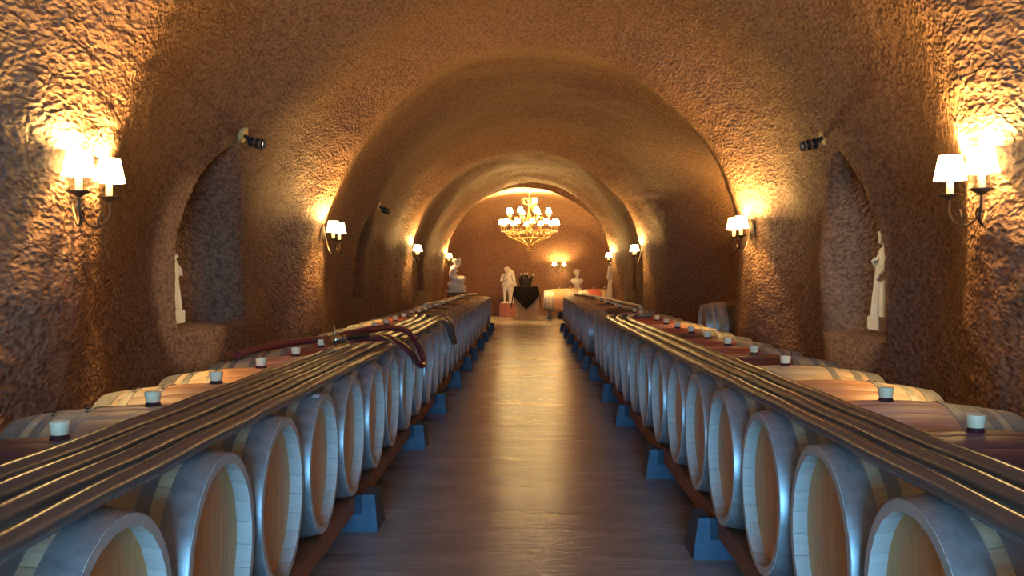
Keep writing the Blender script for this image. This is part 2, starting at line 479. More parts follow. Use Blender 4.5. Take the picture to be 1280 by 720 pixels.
def row_label(T, i, where):
    w = {'purple': 'purple', 'rose': 'pink', 'orange': 'orange', 'red': 'red', 'pale': 'pale', 'brown': 'brown', 'dark': 'dark'}
    a = w[T[i-1]] if i > 0 else None; b = w[T[i+1]] if i+1 < len(T) else None
    if a and b: nb = f'between {a} and {b} ones' if a != b else f'between two {a} ones'
    elif b: nb = f'starting the row'
    else: nb = f'ending the row'
    return f'{w[T[i]]} stained oak barrel {nb} {where}' if T[i] != 'pale' else f'pale oak barrel {nb} {where}'
LT = LT + [['dark', 'dark', 'brown', 'dark', 'pale'][i % 5] for i in range(len(LT), len(LROW))]
FT = [['dark', 'brown', 'dark', 'dark', 'pale'][i % 5] for i in range(len(RROW2))]
for i, y in enumerate(LROW):
    tn = LT[i]
    b = barrel((-CX+random.uniform(-.008, .008), y, BZ), tn, '', LG, near=i < 9, label=row_label(LT, i, 'in the burgundy hose row'), heads=(1,))
for i, y in enumerate(RROW1):
    b = barrel((CX+random.uniform(-.008, .008), y, BZ), RT[i], '', RG, near=i < 9, label=row_label(RT, i, 'in the alcove side row'), bung=(i != 4), heads=(-1,))
for i, y in enumerate(RROW2):
    b = barrel((CX+random.uniform(-.008, .008), y, BZ), FT[i], '', FG, label=row_label(FT, i, 'in the short row past the gap'))

# racks: two rails and blue feet
def foot_mesh():
    bm = bmesh.new()
    # profile across the rail (x), with a seat for the rail; swept along y with a taper
    prof = [(-0.135, 0.0), (0.135, 0.0), (0.115, 0.185), (0.050, 0.185), (0.050, 0.088), (-0.050, 0.088), (-0.050, 0.185), (-0.105, 0.185)]
    A = []; B = []
    for x, z in prof:
        w = 0.135 - 0.20*z
        A.append(bm.verts.new((x, -w, z))); B.append(bm.verts.new((x, w, z)))
    n = len(prof)
    bm.faces.new(A); bm.faces.new(B)
    for i in range(n): bm.faces.new((A[i], A[(i+1) % n], B[(i+1) % n], B[i]))
    bmesh.ops.triangulate(bm, faces=[f for f in bm.faces if len(f.verts) > 4])
    return mesh_from(bm, 'foot', 'foot', False)
FOOT = foot_mesh()
def rack(side, y0, y1, ys, label, mat='rail'):
    t = thing('barrel_rack', label, 'rack', (side*CX, (y0+y1)/2, 0), 0)
    for off in (-1, 1):
        bm = bmesh.new()
        n = 12
        box(bm, -0.048, 0.048, y0-(y0+y1)/2, y1-(y0+y1)/2, 0.090, 0.192, 0.006)
        obj('rail', bm, mat, t, (off*0.40, 0, 0), False)
        for y in ys:
            ft = inst('foot', FOOT, t); ft.location = (off*0.40 - (0.035*side if off == -side else 0), y-(y0+y1)/2, 0)
            if off*1 == side: ft.rotation_euler = (0, 0, PI)
            if side > 0 and off > 0: pass
# front feet: the aisle side of each rail
rack(-1, 0.4, 12.0, [0.75, 2.85, 5.06, 7.38, 9.25, 11.40], 'brown timber rails on blue feet under the burgundy hose row')
rack(-1, 12.1, 23.1, [13.5, 15.1, 17.2, 19.3, 21.4, 22.8], 'dark timber rails on blue feet at the far end of the long row')
rack(1, 0.4, 12.4, [0.5, 2.5, 4.58, 6.35, 8.5, 10.1, 12.1], 'brown timber rails on blue feet in front of the side alcove')
rack(1, 13.2, 23.2, [13.5, 14.95, 16.6, 18.6, 20.6, 22.8], 'timber rails on dark blue feet under the short far row')

# sticker on one chime
bm = bmesh.new(); box(bm, -0.014, 0.014, -0.02, 0.02, 0, 0.0012)
st = obj('paper_sticker', bm, 'sticker', None, (-HEADX-0.03, 4.06, 0.815), False); st.rotation_euler = (0.15, 0.1, 0)
tag(st, 'small white paper sticker on a barrel hoop below the grey hoses', 'sticker')

# barrels resting in the alcove and in the end chamber
def low_rack(x, y, label, rotz=0):
    t = thing('barrel_cradle', label, 'rack', (x, y, 0), rotz)
    for off in (-1, 1):
        bm = bmesh.new(); box(bm, off*0.3-0.05, off*0.3+0.05, -0.36, 0.36, 0.10, 0.235, 0.008); obj('rail', bm, 'darkrail', t, None, False)
        for q in (-1, 1):
            bm = bmesh.new(); box(bm, off*0.3-0.08, off*0.3+0.08, q*0.24-0.08, q*0.24+0.08, 0, 0.10, 0.01); obj('foot', bm, 'darkrail', t, None, False)
    return t
barrel((2.75, 12.4, 0.30), 'dark', 'lying alone inside the side alcove', 'alcove barrel')
tz = thing('barrel_cradle', 'dark timber cradle holding the lone alcove barrel', 'rack', (2.75, 12.4, 0))
for off in (-1, 1):
    bm = bmesh.new(); box(bm, off*0.3-0.05, off*0.3+0.05, -0.36, 0.36, 0.0, 0.308, 0.008); obj('rail', bm, 'darkrail', tz, None, False)
for k, (x, y, tn, wh) in enumerate([(0.98, 28.9, 'orange', 'beside the black draped crate'), (1.33, 29.65, 'brown', 'behind the barrel next to the draped crate'),
                                    (2.02, 28.9, 'red', 'below the marble bust in the end chamber'), (2.40, 29.65, 'dark', 'against the chamber wall behind the bust')]):
    barrel((x, y, 0.225), tn, wh, f'end chamber barrel {["one","two","three","four"][k]}')
    low_rack(x, y, ['dark cradle under the orange barrel by the draped crate', 'dark cradle under the brown chamber barrel', 'dark cradle under the red barrel below the bust', 'dark cradle under the dark barrel by the chamber wall'][k])

# ------------------------------------------------------------------ hoses lying along the rows
RH = 0.0265
def rest_z(x, y, row, r=RH):
    """height of a hose centre lying across the barrel tops at distance x from the aisle axis"""
    xl = abs(x)-CX
    br = brad(xl)+0.003
    best = -9
    yc = min(row, key=lambda q: abs(q-y)); d = abs(y-yc)
    top = 0.515 + br + r
    return top - 0.003*sstep(d/0.35)
def hose(name, side, row, xs, tail, label, group, mat='hose', r=RH, ystart=0.6):
    """xs = [(y, x)...] offsets from the aisle axis, tail = further points after the last one"""
    pts = []
    y = ystart
    while y <= xs[-1][0]:
        for (ya, xa), (yb, xb) in zip(xs, xs[1:]):
            if ya <= y <= yb:
                t = sstep((y-ya)/(yb-ya)); x = xa+(xb-xa)*t
        pts.append((side*x, y, rest_z(x, y, row, r))); y += 0.12
    pts = pts + tail
    bm = bmesh.new(); tube(bm, smooth_path(pts, 4), r, 12)
    return tag(obj(name, bm, mat), label, 'hose', group)
def L(*q): return [(-x, y, z) for x, y, z in q]
hose('grey_hose', -1, LROW, [(0.6, 1.185), (3.2, 1.165), (6.0, 1.15), (9.6, 1.16)],
     L((1.17, 9.9, 0.90), (1.20, 10.2, 0.89), (1.29, 10.5, 0.895), (1.40, 10.55, 0.90)), 'grey hose lying farthest from the aisle on the burgundy hose row', 'grey hoses')
hose('grey_hose', -1, LROW, [(0.6, 1.105), (3.0, 1.085), (5.6, 1.075), (9.7, 1.09)],
     L((1.10, 10.1, 0.89), (1.14, 10.4, 0.885), (1.05, 10.8, 0.88), (0.95, 10.95, 0.865)), 'second grey hose from the wall side on the burgundy hose row', 'grey hoses')
hose('grey_hose', -1, LROW, [(0.6, 1.02), (3.4, 1.005), (6.2, 1.01), (9.8, 1.0)],
     L((0.97, 10.1, 0.875), (0.89, 10.3, 0.855), (0.838, 10.45, 0.78), (0.83, 10.65, 0.66), (0.825, 10.9, 0.56)), 'grey hose bending down over the barrel heads, inner of the hanging pair', 'grey hoses')
hose('grey_hose', -1, LROW, [(0.6, 0.925), (3.0, 0.935), (6.0, 0.928), (9.6, 0.935)],
     L((0.90, 9.9, 0.86), (0.838, 10.1, 0.80), (0.825, 10.3, 0.68), (0.82, 10.6, 0.58)), 'grey hose along the head edge, outer of the hanging pair', 'grey hoses')
hose('grey_hose', 1, RROW1, [(0.6, 1.11), (3.0, 1.085), (6.0, 1.075), (9.6, 1.05)],
     [(1.06, 9.9, 0.885), (1.16, 10.15, 0.89), (1.32, 10.2, 0.90)], 'grey hose farthest from the aisle on the alcove side row', 'grey hoses')
hose('grey_hose', 1, RROW1, [(0.6, 1.025), (3.4, 1.005), (6.2, 0.995), (9.7, 0.965)],
     [(0.965, 10.1, 0.865), (1.02, 10.45, 0.875), (1.18, 10.55, 0.885)], 'middle grey hose on the alcove side row', 'grey hoses')
hose('grey_hose', 1, RROW1, [(0.6, 0.94), (3.0, 0.93), (6.0, 0.915), (9.8, 0.90)],
     [(0.895, 10.3, 0.855), (0.93, 10.7, 0.862), (1.06, 10.85, 0.878)], 'grey hose along the head edge of the alcove side row', 'grey hoses')

hose('cream_hose', -1, LROW, [(14.0, 1.50), (17.0, 1.36), (20.0, 1.42), (22.4, 1.20)], [], 'cream hose lying over the far dark barrels of the long row', 'cream hoses', 'cream', 0.03, 14.0)
hose('cream_hose', 1, RROW2, [(13.6, 1.62), (17.0, 1.50), (20.0, 1.30), (22.6, 1.12)], [], 'cream hose lying over the short far row', 'cream hoses', 'cream', 0.03, 13.6)

# burgundy hose with its valve and nozzle
def redpath():
    p = [(-1.66, 5.45, 0.875), (-1.58, 5.75, 0.895), (-1.45, 6.1, 0.905), (-1.32, 6.35, 0.908), (-1.22, 6.55, 0.93), (-1.10, 6.75, 0.945), (-1.00, 6.95, 0.945),
         (-0.90, 7.12, 0.91), (-0.83, 7.22, 0.80), (-0.795, 7.26, 0.70), (-0.785, 7.15, 0.655), (-0.80, 6.95, 0.69), (-0.825, 6.65, 0.80), (-0.90, 6.3, 0.905), (-1.00, 6.05, 0.932), (-1.08, 5.85, 0.932)]
    return smooth_path(p, 6)
bm = bmesh.new(); tube(bm, redpath(), 0.023, 12)
rh = tag(obj('burgundy_hose', bm, 'redhose'), 'burgundy rubber hose looping over the barrel heads', 'hose')
v = thing('hose_valve', 'chrome hose valve with black grip lying on the grey hoses', 'valve', (-1.13, 5.62, 0.922))
bm = bmesh.new(); ball(bm, (0, 0, 0.028), 0.034); lathe(bm, [(0, -0.07), (0.028, -0.07), (0.028, -0.052), (0.02, -0.05), (0.02, 0.05), (0.03, 0.052), (0.03, 0.075), (0, 0.075)], 16,
      Matrix.Translation((0, 0, 0.028)) @ Matrix.Rotation(-0.5, 4, 'Z') @ Matrix.Rotation(PI/2, 4, 'X')); obj('valve_body', bm, 'chrome', v)
bm = bmesh.new(); tube(bm, smooth_path([(0, 0, 0.05), (-0.01, 0.0, 0.085), (-0.02, 0.02, 0.11)], 4), 0.009, 8); obj('lever', bm, 'chrome', v)
bm = bmesh.new(); tube(bm, [(0.02, 0.03, 0.03), (0.10, 0.18, 0.034), (0.145, 0.28, 0.036)], 0.017, 12); obj('grip', bm, 'black', v)
bm = bmesh.new(); tube(bm, smooth_path([(0.145, 0.28, 0.036), (0.19, 0.40, 0.03), (0.24, 0.52, -0.01), (0.27, 0.58, -0.05)], 5), 0.009, 10); obj('nozzle', bm, 'chrome', v)

# ------------------------------------------------------------------ wall sconces
def wall_x(side, y, z):
    H = 1.5; R = 2.40
    zz = max(0, z-H); x = math.sqrt(R*R-zz*zz)
    return x + rib(y, side)
def pointlight(name, loc, power, parent, r=0.02, col=WARM):
    l = bpy.data.lights.new(name, 'POINT'); l.energy = power; l.color = col; l.shadow_soft_size = r
    return link(bpy.data.objects.new(name, l), parent, loc)
def sconce_parts():
    P = []
    bm = bmesh.new()
    lathe(bm, [(0, 0.0), (0.055, 0.0), (0.05, 0.012), (0.022, 0.022), (0, 0.026)], 24, Matrix.Translation((0, 0, -0.05)) @ Matrix.Diagonal((1, 1, 1.9, 1)) @ Matrix.Rotation(PI/2, 4, 'Y'))
    P.append(('backplate', mesh_from(bm, 'backplate', 'iron')))
    for s in (-1, 1):
        bm = bmesh.new()
        tube(bm, smooth_path([(0.02, 0, -0.06), (0.06, s*0.03, -0.20), (0.10, s*0.075, -0.265), (0.14, s*0.125, -0.25), (0.15, s*0.162, -0.19), (0.145, s*0.157, -0.135)], 6), 0.0065, 8)
        tube(bm, smooth_path([(0.12, s*0.09, -0.262), (0.13, s*0.075, -0.225), (0.13, s*0.09, -0.195), (0.135, s*0.11, -0.20), (0.132, s*0.108, -0.22)], 6), 0.005, 8)
        P.append(('arm', mesh_from(bm, 'arm', 'iron')))
        T = Matrix.Translation((0.145, s*0.157, 0))
        bm = bmesh.new(); lathe(bm, [(0, -0.145), (0.012, -0.14), (0.03, -0.128), (0.055, -0.118), (0.055, -0.113), (0.03, -0.118), (0, -0.12)], 24, T); P.append(('drip_dish', mesh_from(bm, 'drip_dish', 'iron')))
        bm = bmesh.new(); lathe(bm, [(0, -0.119), (0.016, -0.119), (0.016, -0.015), (0.010, -0.010), (0, -0.010)], 16, T); P.append(('candle_sleeve', mesh_from(bm, 'candle_sleeve', 'candle')))
        bm = bmesh.new(); lathe(bm, [(0, -0.012), (0.010, -0.008), (0.016, 0.015), (0.014, 0.035), (0.005, 0.052), (0, 0.055)], 14, T); P.append(('bulb', mesh_from(bm, 'bulb', 'bulb')))
        bm = bmesh.new(); lathe(bm, [(0.076, -0.045), (0.074, -0.038), (0.052, 0.072), (0.0505, 0.072), (0.0725, -0.038), (0.0745, -0.045)], 32, T, True); P.append(('shade', mesh_from(bm, 'shade', 'shade')))
    return P
SCP = sconce_parts()
def sconce(loc, rotz, label, power, group='wall sconces'):
    t = thing('wall_sconce', label, 'sconce', loc, rotz, None)
    t['group'] = group
    for n, me in SCP: inst(n, me, t)
    for s in (-1, 1): pointlight('sconce_lamp', (0.145, s*0.157, 0.062), power, t)
    return t
SP = 60.0
SZ = 1.83
for side, y, lab, pw in ((-1, -0.6, 'added unseen twin-shade sconce near the entrance doorway, long row wall', SP), (1, -0.6, 'added unseen twin-shade sconce near the entrance doorway, alcove side wall', SP), (-1, 4.52, 'twin-shade sconce beside the niche across from the alcove side', SP), (-1, 10.2, 'twin-shade sconce on the pier behind the burgundy hose', SP),  # first pair unseen behind the camera, added to warm the near barrel tops
                     (-1, 18.0, 'twin-shade sconce on the far pier of the long row wall', SP), (-1, 25.0, 'twin-shade sconce above the seated marble statue', SP),
                     (1, 4.40, 'twin-shade sconce beside the niche on the alcove side wall', SP), (1, 9.35, 'twin-shade sconce on the pier in front of the alcove', SP),
                     (1, 18.0, 'twin-shade sconce on the pier past the alcove', SP), (1, 24.2, 'twin-shade sconce above the draped marble figure', SP)):
    x = wall_x(side, y, SZ-0.05)
    sconce((side*(x+0.015), y, SZ), 0 if side < 0 else PI, lab, pw)
sconce((3.60, 14.2, SZ), PI, 'twin-shade sconce inside the side alcove', SP*1.6)
sconce((1.05, 31.38, 1.70), -PI/2, 'twin-shade sconce on the end chamber wall', SP*0.8)

# ------------------------------------------------------------------ adjustable spotlights above the niches
def spot(loc, aim, label, power=0):
    t = thing('spotlight', label, 'spotlight', loc, 0, 'spotlights above niches')
    d = (Vector(aim)-Vector(loc)).normalized()
    side = -1 if loc[0] < 0 else 1
    q = Vector((side, 0, 0.35)).normalized().to_track_quat('Z', 'Y').to_matrix().to_4x4()
    bm = bmesh.new(); lathe(bm, [(0, -0.02), (0.062, -0.02), (0.062, 0.006), (0.05, 0.03), (0, 0.03)], 24, q); obj('mounting_plate', bm, 'plate', t)
    h = d*0.085 + Vector((-side*0.02, 0, -0.045))
    bm = bmesh.new(); tube(bm, [(0, 0, 0), h*0.6, h], 0.016, 10); obj('neck', bm, 'black', t)
    R = Matrix.Translation(h) @ d.to_track_quat('Z', 'Y').to_matrix().to_4x4()
    bm = bmesh.new(); lathe(bm, [(0, -0.045), (0.034, -0.045), (0.040, -0.03), (0.040, 0.075), (0.036, 0.075), (0.034, 0.05), (0, 0.05)], 24, R); hd = obj('lamp_head', bm, 'black', t)
    for z in (0.0, 0.045):
        bm = bmesh.new(); lathe(bm, [(0.0395, z), (0.0425, z), (0.0425, z+0.014), (0.0395, z+0.014)], 24, R, True); obj('ring', bm, 'chrome', hd)
    bm = bmesh.new(); lathe(bm, [(0, 0.052), (0.033, 0.052)], 24, R); obj('lens', bm, 'lens', hd)
    if power:
        l = bpy.data.lights.new('spot_lamp', 'SPOT'); l.energy = power; l.color = (1.0, 0.80, 0.52); l.spot_size = math.radians(20); l.spot_blend = 0.5; l.shadow_soft_size = 0.03
        o = link(bpy.data.objects.new('spot_lamp', l), t, R @ Vector((0, 0, 0.08))); o.rotation_euler = (-d).to_track_quat('Z', 'Y').to_euler()
spot((-2.23, 7.45, 2.43), (2.6, 7.0, 1.30), 'black spotlight with brass plate above the long row niche', 320)
spot((2.25, 7.20, 2.38), (-2.65, 7.0, 1.35), 'black spotlight with pale plate above the alcove side niche', 320)
spot((-2.20, 14.05, 2.36), (1.6, 15.6, 1.0), 'small black spotlight above the middle niche', 0)

# ------------------------------------------------------------------ marble statues: one remeshed body each
def capsule(bm, a, b, ra, rb, n=10):
    a = Vector(a); b = Vector(b); d = b-a
    ln = max(d.length, 1e-5)
    q = Matrix.Translation(a) @ d.to_track_quat('Z', 'Y').to_matrix().to_4x4()
    prof = [(0, -ra)] + [(ra*math.cos(t), ra*math.sin(t)) for t in (-1.1, -0.6, -0.1)] + [(rb*math.cos(t), ln+rb*math.sin(t)) for t in (0.1, 0.6, 1.1)] + [(0, ln+rb)]
    lathe(bm, prof, n, q)
def body(name, parts, parent, mat='marble', voxel=0.012):
    bm = bmesh.new()
    for p in parts:
        if p[0] == 'c': capsule(bm, *p[1:])
        else: ball(bm, p[1], p[2], p[3])
    o = obj(name, bm, mat, parent)
    r = o.modifiers.new('remesh', 'REMESH'); r.mode = 'VOXEL'; r.voxel_size = voxel; r.use_smooth_shade = True
    s = o.modifiers.new('smooth', 'SMOOTH'); s.factor = 0.6; s.iterations = 3
    return o
def face(cx, cy, cz, d, h):
    """a head of height h at (cx,cy,cz) looking along the flat direction d"""
    d = Vector(d).normalized(); s = Vector((-d.y, d.x, 0)); c = Vector((cx, cy, cz)); P = []
    P.append(('b', c, h*0.5, (0.76+0.1*abs(d.x), 0.76+0.1*abs(d.y), 1.0)))
    P.append(('b', c+d*h*0.40+Vector((0, 0, -0.02*h)), h*0.085, (1, 1, 1.7)))            # nose
    P.append(('b', c+d*h*0.30+Vector((0, 0, -0.34*h)), h*0.16, (1, 1, 0.8)))             # chin
    P.append(('b', c+d*h*0.36+Vector((0, 0, -0.20*h)), h*0.075, (1.3, 1.3, 0.5)))        # mouth
    P.append(('b', c+d*h*0.33+Vector((0, 0, 0.13*h)), h*0.13, (1.3, 1.3, 0.5)))          # brow
    for k in (-1, 1): P.append(('b', c+s*k*h*0.40, h*0.09, (0.8, 0.8, 1.5)))             # ears
    P.append(('b', c-d*h*0.12+Vector((0, 0, 0.12*h)), h*0.50, (0.95, 0.95, 0.86)))       # hair
    for k in range(9):
        a = k*0.7+0.9
        P.append(('b', c-d*h*0.08+(d*math.cos(a)+s*math.sin(a))*h*0.40+Vector((0, 0, h*(0.26+0.08*math.sin(k*2.1)))), h*0.13, (1, 1, 1)))
    return P
def hand(P, w, d, s, k, l=0.09):
    """palm, four fingers and a thumb from wrist w along d, palm width along s, thumb on side k"""
    w = Vector(w); d = Vector(d).normalized(); s = Vector(s).normalized()
    P.append(('c', w, w+d*l*0.5, l*0.22, l*0.28))
    for i, f in enumerate((0.46, 0.55, 0.50, 0.38)):
        o = w+d*l*0.5+s*(i-1.5)*l*0.17
        P.append(('c', o, o+d*l*f, l*0.09, l*0.07))
    P.append(('c', w+d*l*0.2, w+d*l*0.5+s*k*l*0.5, l*0.10, l*0.08))

# seated figure by the end arch: faces the aisle, hand raised to the head
t = thing('seated_statue', 'white marble seated figure raising a hand to its head', 'statue', (-1.87, 25.02, 0.885))
P = []
P += [('b', (-0.02, 0, 0.14), 0.20, (1.0, 0.9, 0.72)), ('b', (0.10, 0.02, 0.12), 0.15, (1.1, 1, 0.8)), ('b', (-0.10, -0.03, 0.20), 0.13, (1, 1, 0.9))]   # rock seat
P += [('c', (-0.07, 0, 0.36), (-0.09, 0, 0.50), 0.115, 0.10), ('c', (-0.09, 0, 0.50), (-0.06, 0, 0.62), 0.10, 0.085), ('c', (-0.06, 0.09, 0.64), (-0.06, -0.09, 0.64), 0.05, 0.05),
      ('c', (-0.05, 0, 0.66), (-0.03, 0, 0.73), 0.035, 0.034)]
P += [('c', (-0.05, 0.07, 0.36), (0.19, 0.06, 0.37), 0.085, 0.062), ('c', (0.19, 0.06, 0.37), (0.13, 0.05, 0.07), 0.058, 0.034), ('c', (0.13, 0.05, 0.05), (0.22, 0.05, 0.03), 0.034, 0.024)]
P += [('c', (-0.05, -0.07, 0.36), (0.17, -0.08, 0.33), 0.085, 0.062), ('c', (0.17, -0.08, 0.33), (0.06, -0.09, 0.06), 0.058, 0.034), ('c', (0.06, -0.09, 0.05), (0.15, -0.09, 0.03), 0.034, 0.024)]
P += [('c', (-0.06, 0.11, 0.62), (0.08, 0.12, 0.70), 0.04, 0.033), ('c', (0.08, 0.12, 0.70), (0.10, 0.06, 0.83), 0.031, 0.024)]
hand(P, (0.10, 0.06, 0.83), (-0.25, -0.2, 1), (0.3, 1, 0), 1, 0.09)
P += [('c', (-0.06, -0.12, 0.62), (-0.15, -0.13, 0.45), 0.042, 0.034), ('c', (-0.15, -0.13, 0.45), (-0.04, -0.12, 0.36), 0.032, 0.024)]
hand(P, (-0.04, -0.12, 0.36), (1, 0.1, -0.1), (0, 1, 0), -1, 0.08)
P += [('b', (0.02, 0.07, 0.56), 0.038, (1, 1, 1)), ('b', (0.02, -0.05, 0.56), 0.038, (1, 1, 1))]
P += face(-0.01, 0, 0.80, (1, -0.25, 0), 0.165)
body('figure', P, t)
bm = bmesh.new(); box(bm, -0.22, 0.25, -0.23, 0.23, -0.005, 0.05, 0.01); obj('base', bm, 'marble', t, None)
pl = thing('stone_plinth', 'plain plinth hidden behind barrels under the seated statue', 'plinth', (-1.87, 25.02, 0))
bm = bmesh.new(); box(bm, -0.21, 0.24, -0.22, 0.22, 0, 0.85, 0.01); box(bm, -0.23, 0.26, -0.24, 0.24, 0.83, 0.879, 0.01); obj('block', bm, 'wall', pl)

# standing child figure on the wooden pedestal
def standing(P, h, d=(0, -1), robe=True, arm=0.0):
    k = h/1.2
    def q(x, y, z): return (x*k, y*k, z*k)
    for s in (-1, 1):
        P += [('c', q(s*0.075, 0, 0.58), q(s*0.085, -0.03*s, 0.32), 0.085*k, 0.062*k), ('c', q(s*0.085, -0.03*s, 0.32), q(s*0.085, 0.0, 0.07), 0.058*k, 0.036*k),
              ('c', q(s*0.085, 0.01, 0.045), q(s*0.10, -0.09, 0.03), 0.04*k, 0.028*k)]
    P += [('c', q(0, 0, 0.60), q(0, -0.02, 0.76), 0.125*k, 0.11*k), ('c', q(0, -0.02, 0.76), q(0, 0, 0.88), 0.11*k, 0.10*k), ('c', q(-0.11, 0, 0.91), q(0.11, 0, 0.91), 0.055*k, 0.055*k),
          ('c', q(0, 0, 0.94), q(0, -0.01, 1.0), 0.045*k, 0.042*k)]
    P += [('c', q(-0.15, 0, 0.90), q(-0.20, -0.05, 0.72), 0.047*k, 0.038*k), ('c', q(-0.20, -0.05, 0.72), q(-0.07, -0.15, 0.77), 0.036*k, 0.028*k)]
    hand(P, q(-0.07, -0.15, 0.77), (1, 0, 0.2), (0, 0, 1), 1, 0.09*k)
    P += [('c', q(0.15, 0, 0.90), q(0.215, -0.02, 0.70), 0.047*k, 0.038*k), ('c', q(0.215, -0.02, 0.70), q(0.23, -0.08, 0.52), 0.036*k, 0.028*k)]
    hand(P, q(0.23, -0.08, 0.52), (0, -0.2, -1), (0, 1, 0), -1, 0.09*k)
t = thing('standing_statue', 'white marble standing figure with long hair on wooden pedestal', 'statue', (-0.64, 30.75, 0.428))
P = []; standing(P, 1.2)
P += face(-0.02, -0.02, 1.07, (-0.4, -1, 0), 0.20)
for k in range(5): P += [('c', (0.03+0.035*k, 0.06-0.01*k, 1.10-0.03*k), (0.09+0.045*k, 0.05, 0.86-0.08*k), 0.06, 0.035)]    # long hair over one shoulder
P += [('c', (0.13, 0.06, 0.80), (0.20, 0.05, 0.42), 0.07, 0.05), ('c', (0.10, 0.05, 0.5), (0.13, 0.07, 0.05), 0.08, 0.09), ('c', (-0.12, 0.0, 0.62), (0.13, -0.07, 0.60), 0.05, 0.055)]   # drapery
body('figure', P, t, voxel=0.014)
bm = bmesh.new(); lathe(bm, [(0, 0), (0.235, 0), (0.235, 0.02), (0.225, 0.05), (0, 0.05)], 28); obj('base', bm, 'marble', t)
pd = thing('wooden_pedestal', 'red-brown wooden pedestal under the standing marble figure', 'pedestal', (-0.64, 30.75, 0))
for x0, x1 in ((-0.25, -0.085), (-0.082, 0.082), (0.085, 0.25)):
    bm = bmesh.new(); box(bm, x0, x1, -0.24, 0.24, 0, 0.395, 0.006); obj('panel', bm, 'redwood', pd)
bm = bmesh.new(); box(bm, -0.26, 0.26, -0.25, 0.25, 0.395, 0.427, 0.006); obj('top_board', bm, 'redwood', pd)

# bust behind the chamber barrels
t = thing('marble_bust', 'white marble bust on a slim column behind barrels', 'bust', (1.60, 30.55, 0.94))
P = [('c', (0, 0, 0.02), (0, 0, 0.10), 0.10, 0.075), ('c', (-0.12, 0, 0.20), (0.12, 0, 0.20), 0.085, 0.085), ('b', (0, -0.02, 0.17), 0.14, (1.0, 0.7, 0.9)), ('c', (0, 0, 0.25), (0, -0.02, 0.36), 0.058, 0.055)]
P += face(0, -0.03, 0.47, (0.5, -1, 0), 0.23)
body('bust', P, t)
pl = thing('stone_column', 'pale column carrying the marble bust', 'plinth', (1.60, 30.55, 0))
bm = bmesh.new(); lathe(bm, [(0, 0), (0.17, 0), (0.17, 0.06), (0.13, 0.10), (0.11, 0.14), (0.10, 0.80), (0.12, 0.84), (0.15, 0.87), (0.15, 0.925), (0, 0.925)], 28); obj('shaft', bm, 'marble', pl)

# draped figure near the end arch on the alcove side
def draped(P, h):
    """robed standing figure of height h"""
    k = h
    for i in range(11):
        a = i*2*PI/11
        P += [('c', (0.09*k*math.cos(a), 0.07*k*math.sin(a), 0.56*k), (0.165*k*math.cos(a), 0.135*k*math.sin(a), 0.03*k), 0.05*k, 0.045*k)]
    P += [('c', (0, 0, 0.10*k), (0, 0, 0.58*k), 0.13*k, 0.10*k), ('c', (0, 0, 0.56*k), (0, 0, 0.74*k), 0.10*k, 0.085*k), ('c', (-0.10*k, 0, 0.775*k), (0.10*k, 0, 0.775*k), 0.048*k, 0.048*k),
          ('c', (0, 0, 0.79*k), (0, 0, 0.85*k), 0.038*k, 0.036*k)]
    P += [('c', (-0.13*k, 0, 0.76*k), (-0.17*k, -0.05*k, 0.60*k), 0.043*k, 0.036*k), ('c', (-0.17*k, -0.05*k, 0.60*k), (-0.05*k, -0.13*k, 0.66*k), 0.035*k, 0.026*k)]
    hand(P, (-0.05*k, -0.13*k, 0.66*k), (1, 0, 0.3), (0, 0, 1), 1, 0.08*k)
    P += [('c', (0.13*k, 0, 0.76*k), (0.17*k, -0.03*k, 0.60*k), 0.043*k, 0.036*k), ('c', (0.17*k, -0.03*k, 0.60*k), (0.12*k, -0.12*k, 0.50*k), 0.035*k, 0.026*k)]
    hand(P, (0.12*k, -0.12*k, 0.50*k), (-0.3, -0.3, -1), (0, 1, 0), -1, 0.08*k)
t = thing('draped_statue', 'white marble draped figure standing just past the end arch', 'statue', (2.40, 26.6, 0.52), PI*0.6)
P = []; draped(P, 1.15); P += face(0, -0.02, 1.06, (0, -1, 0), 0.175); P += [('c', (0, 0.04, 1.10), (0, 0.09, 0.75), 0.09, 0.10)]
body('figure', P, t, voxel=0.014)
pl = thing('stone_plinth', 'low plinth under the draped marble figure', 'plinth', (2.40, 26.6, 0))
bm = bmesh.new(); box(bm, -0.22, 0.22, -0.22, 0.22, 0, 0.518, 0.01); obj('block', bm, 'wall', pl)
# niche figures
for loc, rz, lab, h in (((-2.66, 7.02, 0.975), PI/2, 'white marble robed figure inside the niche on the long row wall', 0.70),
                        ((2.62, 6.95, 0.930), -PI/2, 'white marble robed figure inside the niche on the alcove side wall', 0.72)):
    t = thing('niche_statue', lab, 'statue', loc, rz)
    P = []; draped(P, h*0.88); P = [tuple([p[0]] + [Vector(p[1])+Vector((0, 0, h*0.12))] + ([Vector(p[2])+Vector((0, 0, h*0.12))] + list(p[3:]) if p[0] == 'c' else list(p[2:]))) for p in P]
    P += face(0, -0.012, h*0.94, (0.3, -1, 0), h*0.155)
    body('figure', P, t, voxel=0.009)
    bm = bmesh.new(); box(bm, -0.11, 0.11, -0.10, 0.10, 0, h*0.14, 0.006); obj('base', bm, 'marble', t)

